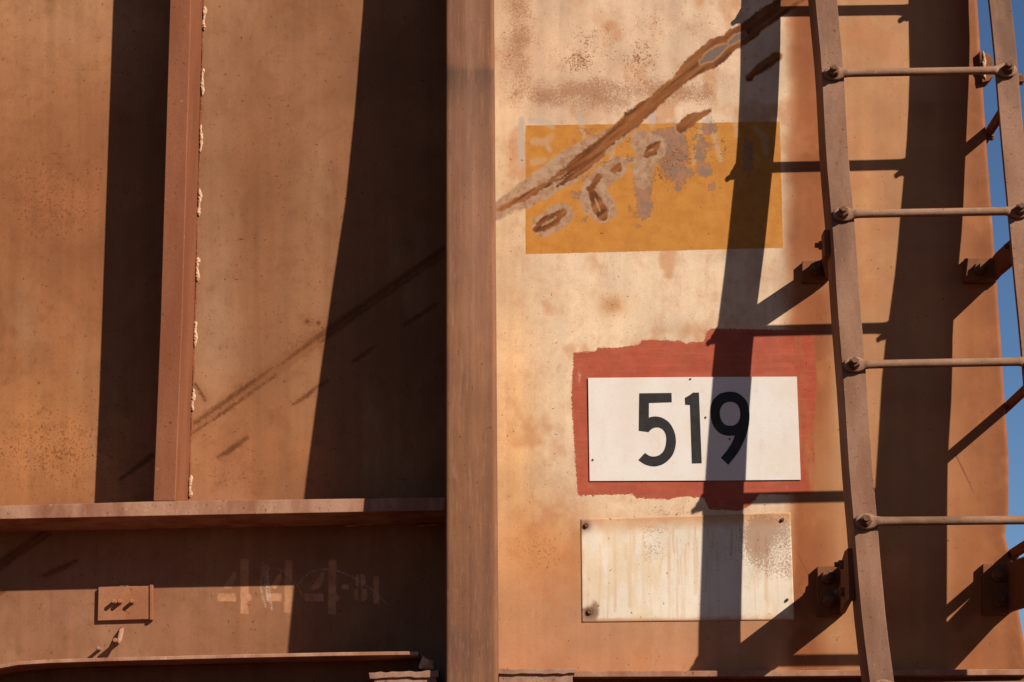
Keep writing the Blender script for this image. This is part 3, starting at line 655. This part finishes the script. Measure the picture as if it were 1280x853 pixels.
# ------------------------------------------------------------------ ladder
LS = np.array([(-520, 976, .090), (-120, 1009, .118), (0, 1019, .131), (80, 1026, .146), (200, 1033, .172), (300, 1041, .203), (455, 1052, .231), (570, 1060, .243), (645, 1066, .252), (700, 1070, .256), (780, 1078, .267), (853, 1087, .278), (990, 1103, .295)])
def lx(y): return float(np.interp(y, LS[:, 0], LS[:, 1]))
def ld(y): return float(np.interp(y, LS[:, 0], LS[:, 2]))
def rx(y): return lx(y)+217+.02*y
ladder = empty('ladder', 'rusty steel ladder of angle stiles and bolted rungs at the wagon corner', 'ladder', tuple(V(1180, 990, .295)))
SW, ST = .0465, .009
def stile(fx, side):
    yy = np.concatenate([[-520, -300], np.arange(-120, 991, 37)]); vs = []; fs = []
    for y in yy:
        a = V(fx(y), y, ld(y)); rg = .0006*math.sin(y*.031+side); SF = .073 if side < 0 else float(np.interp(y, [60, 380], [.080, .101]))
        pr = [(0.001, 0), (SW-.001, 0), (SW, .001), (SW, ST), (ST, ST), (ST, SF), (0, SF), (0, .001)]
        if side > 0: pr = [(SW-x, yv) for x, yv in pr]
        for x, yv in pr: vs.append(Vector((a.x+x+rg, a.y+yv, a.z)))
    n_ = len(yy)
    for j in range(n_-1):
        for i in range(8): fs.append((j*8+i, j*8+(i+1) % 8, j*8+8+(i+1) % 8, j*8+8+i))
    fs += [tuple(range(8)), tuple(range(8*n_-8, 8*n_))]
    return child(raw('stile', vs, fs, M['stile'], ladder))
stile(lx, -1); stile(rx, 1)
def rung(yl, yr):
    a = V(lx(yl)+15, yl, ld(yl)+.006); b = V(rx(yr)+14, yr, ld(yr)+.006)
    ax = (b-a); L = ax.length; ax.normalize(); fwd = Vector((0, -1, 0)); up = ax.cross(fwd); up = -up if up.z < 0 else up
    half = [(-.019, .004, .004), (-.0165, .010, .0052), (-.010, .0142, .0055), (0, .0165, .0055), (.009, .0155, .0055), (.017, .0125, .0058), (.022, .0098, .0072), (.026, .0098, .0092), (.030, .0088, .0088), (.05, .0086, .0086)]
    sts = [(t, h, d) for t, h, d in half]+[(L*k/8, .0086, .0086) for k in range(2, 7)]+[(L-t, h, d) for t, h, d in reversed(half)]
    vs = []; fs = []; nn = 14
    for t, h, d in sts:
        for i in range(nn):
            q = 2*math.pi*i/nn; vs.append(a+ax*t+up*(h*math.sin(q))+fwd*(d*math.cos(q)))
    for j in range(len(sts)-1):
        for i in range(nn): fs.append((j*nn+i, j*nn+(i+1) % nn, j*nn+nn+(i+1) % nn, j*nn+nn+i))
    fs += [tuple(range(nn)), tuple(range(len(vs)-nn, len(vs)))]
    o = child(raw('rung', vs, fs, M['rung'], ladder, True))
    for p, tw in ((a, yl*.1), (b, yr*.13)): hexbolt('bolt', p+Vector((0, -.005, 0)), (-.12, -1, .05), .0098, o, .012, .010, tw)
    return o
for yl, yr in ((-85, -88), (92, 88), (268, 264), (456, 452), (652, 650), (860, 856)): rung(yl, yr)
# side bolts through the outer flange of the right stile
for y in (92, 268):
    p = V(rx(y)+0, y+2, ld(y)); child(hexbolt('bolt', Vector((p.x+SW, p.y+.022, p.z)), (1, -.05, 0), .011, ladder, .012, .012))

def bracket(foot, webx, y0, y1, y0e, y1e, bolts, nuts, fx, side):
    """foot plate on the sheet and a web standing out to the stile, one welded piece"""
    (x0, ya, x1, yb) = foot; th = .011
    A = [V(x0, ya, .016), V(x1, ya-.5, .016), V(x1, yb, .016), V(x0, yb, .016)]
    vs = A+[Vector((v.x, wall_y(v.z, .001), v.z)) for v in A]
    fs = [(0, 1, 2, 3), (7, 6, 5, 4), (0, 1, 5, 4), (1, 2, 6, 5), (2, 3, 7, 6), (3, 0, 4, 7)]
    w0, w1 = V(webx, y0, 0.0), V(webx, y1, 0.0)
    # outer end against the stile's flange
    ym = (y0+y1)/2
    st = V(fx(ym), ym, ld(ym)); xe = st.x-th-.001 if side < 0 else st.x+SW-ST-th-.001
    ye = wall_y(w0.z, ld(ym)-.04)
    e0 = Vector((xe, ye, w0.z+y0e)); e1 = Vector((xe, wall_y(w1.z, ld(ym)-.04), w1.z+y1e))
    k = len(vs)
    c0 = Vector((w0.x+(xe-w0.x)*.0, wall_y(w0.z, .03), w0.z)); c1 = Vector((w1.x, wall_y(w1.z, .03), w1.z))
    sec = [(Vector((w0.x, wall_y(w0.z, .001), w0.z)), Vector((w1.x, wall_y(w1.z, .001), w1.z))), (c0, c1), (e0+Vector((0, .035, 0)), e1+Vector((0, .035, 0))), (e0, e1)]
    for p, q in sec: vs += [p, p+Vector((th, 0, 0)), q+Vector((th, 0, 0)), q]
    for j in range(3):
        for i in range(4): fs.append((k+j*4+i, k+j*4+(i+1) % 4, k+j*4+4+(i+1) % 4, k+j*4+4+i))
    fs += [(k, k+1, k+2, k+3), (k+12, k+13, k+14, k+15)]
    o = child(raw('bracket', vs, fs, M['bracket'], ladder, bevel=.001))
    for x, y in bolts: hexbolt('bolt', V(x, y, .016), (0, -1, 0), .0125, o, .012, .008, .6)
    for t, s in nuts:
        p = c0.lerp(e0, t).lerp(c1.lerp(e1, t), s); hexbolt('bolt', p, (-1, 0, 0), .009, o, .010, .008, .2)
    return o
bracket((1003, 326, 1034, 352), 1029, 322, 352, 0, 0, [(1019, 337)], [(.7, .35)], lx, -1)
bracket((1206, 323, 1246, 352), 1240, 322, 351, 0, 0, [(1224, 337)], [(.8, .5)], rx, 1)
bracket((1022, 708, 1053, 770), 1047, 709, 769, 0, 0, [(1034, 722), (1036, 751)], [(.62, .2), (.62, .75)], lx, -1)
bracket((1229, 705, 1262, 768), 1256, 706, 767, 0, 0, [(1246, 720), (1248, 751)], [(.62, .25), (.62, .75)], rx, 1)
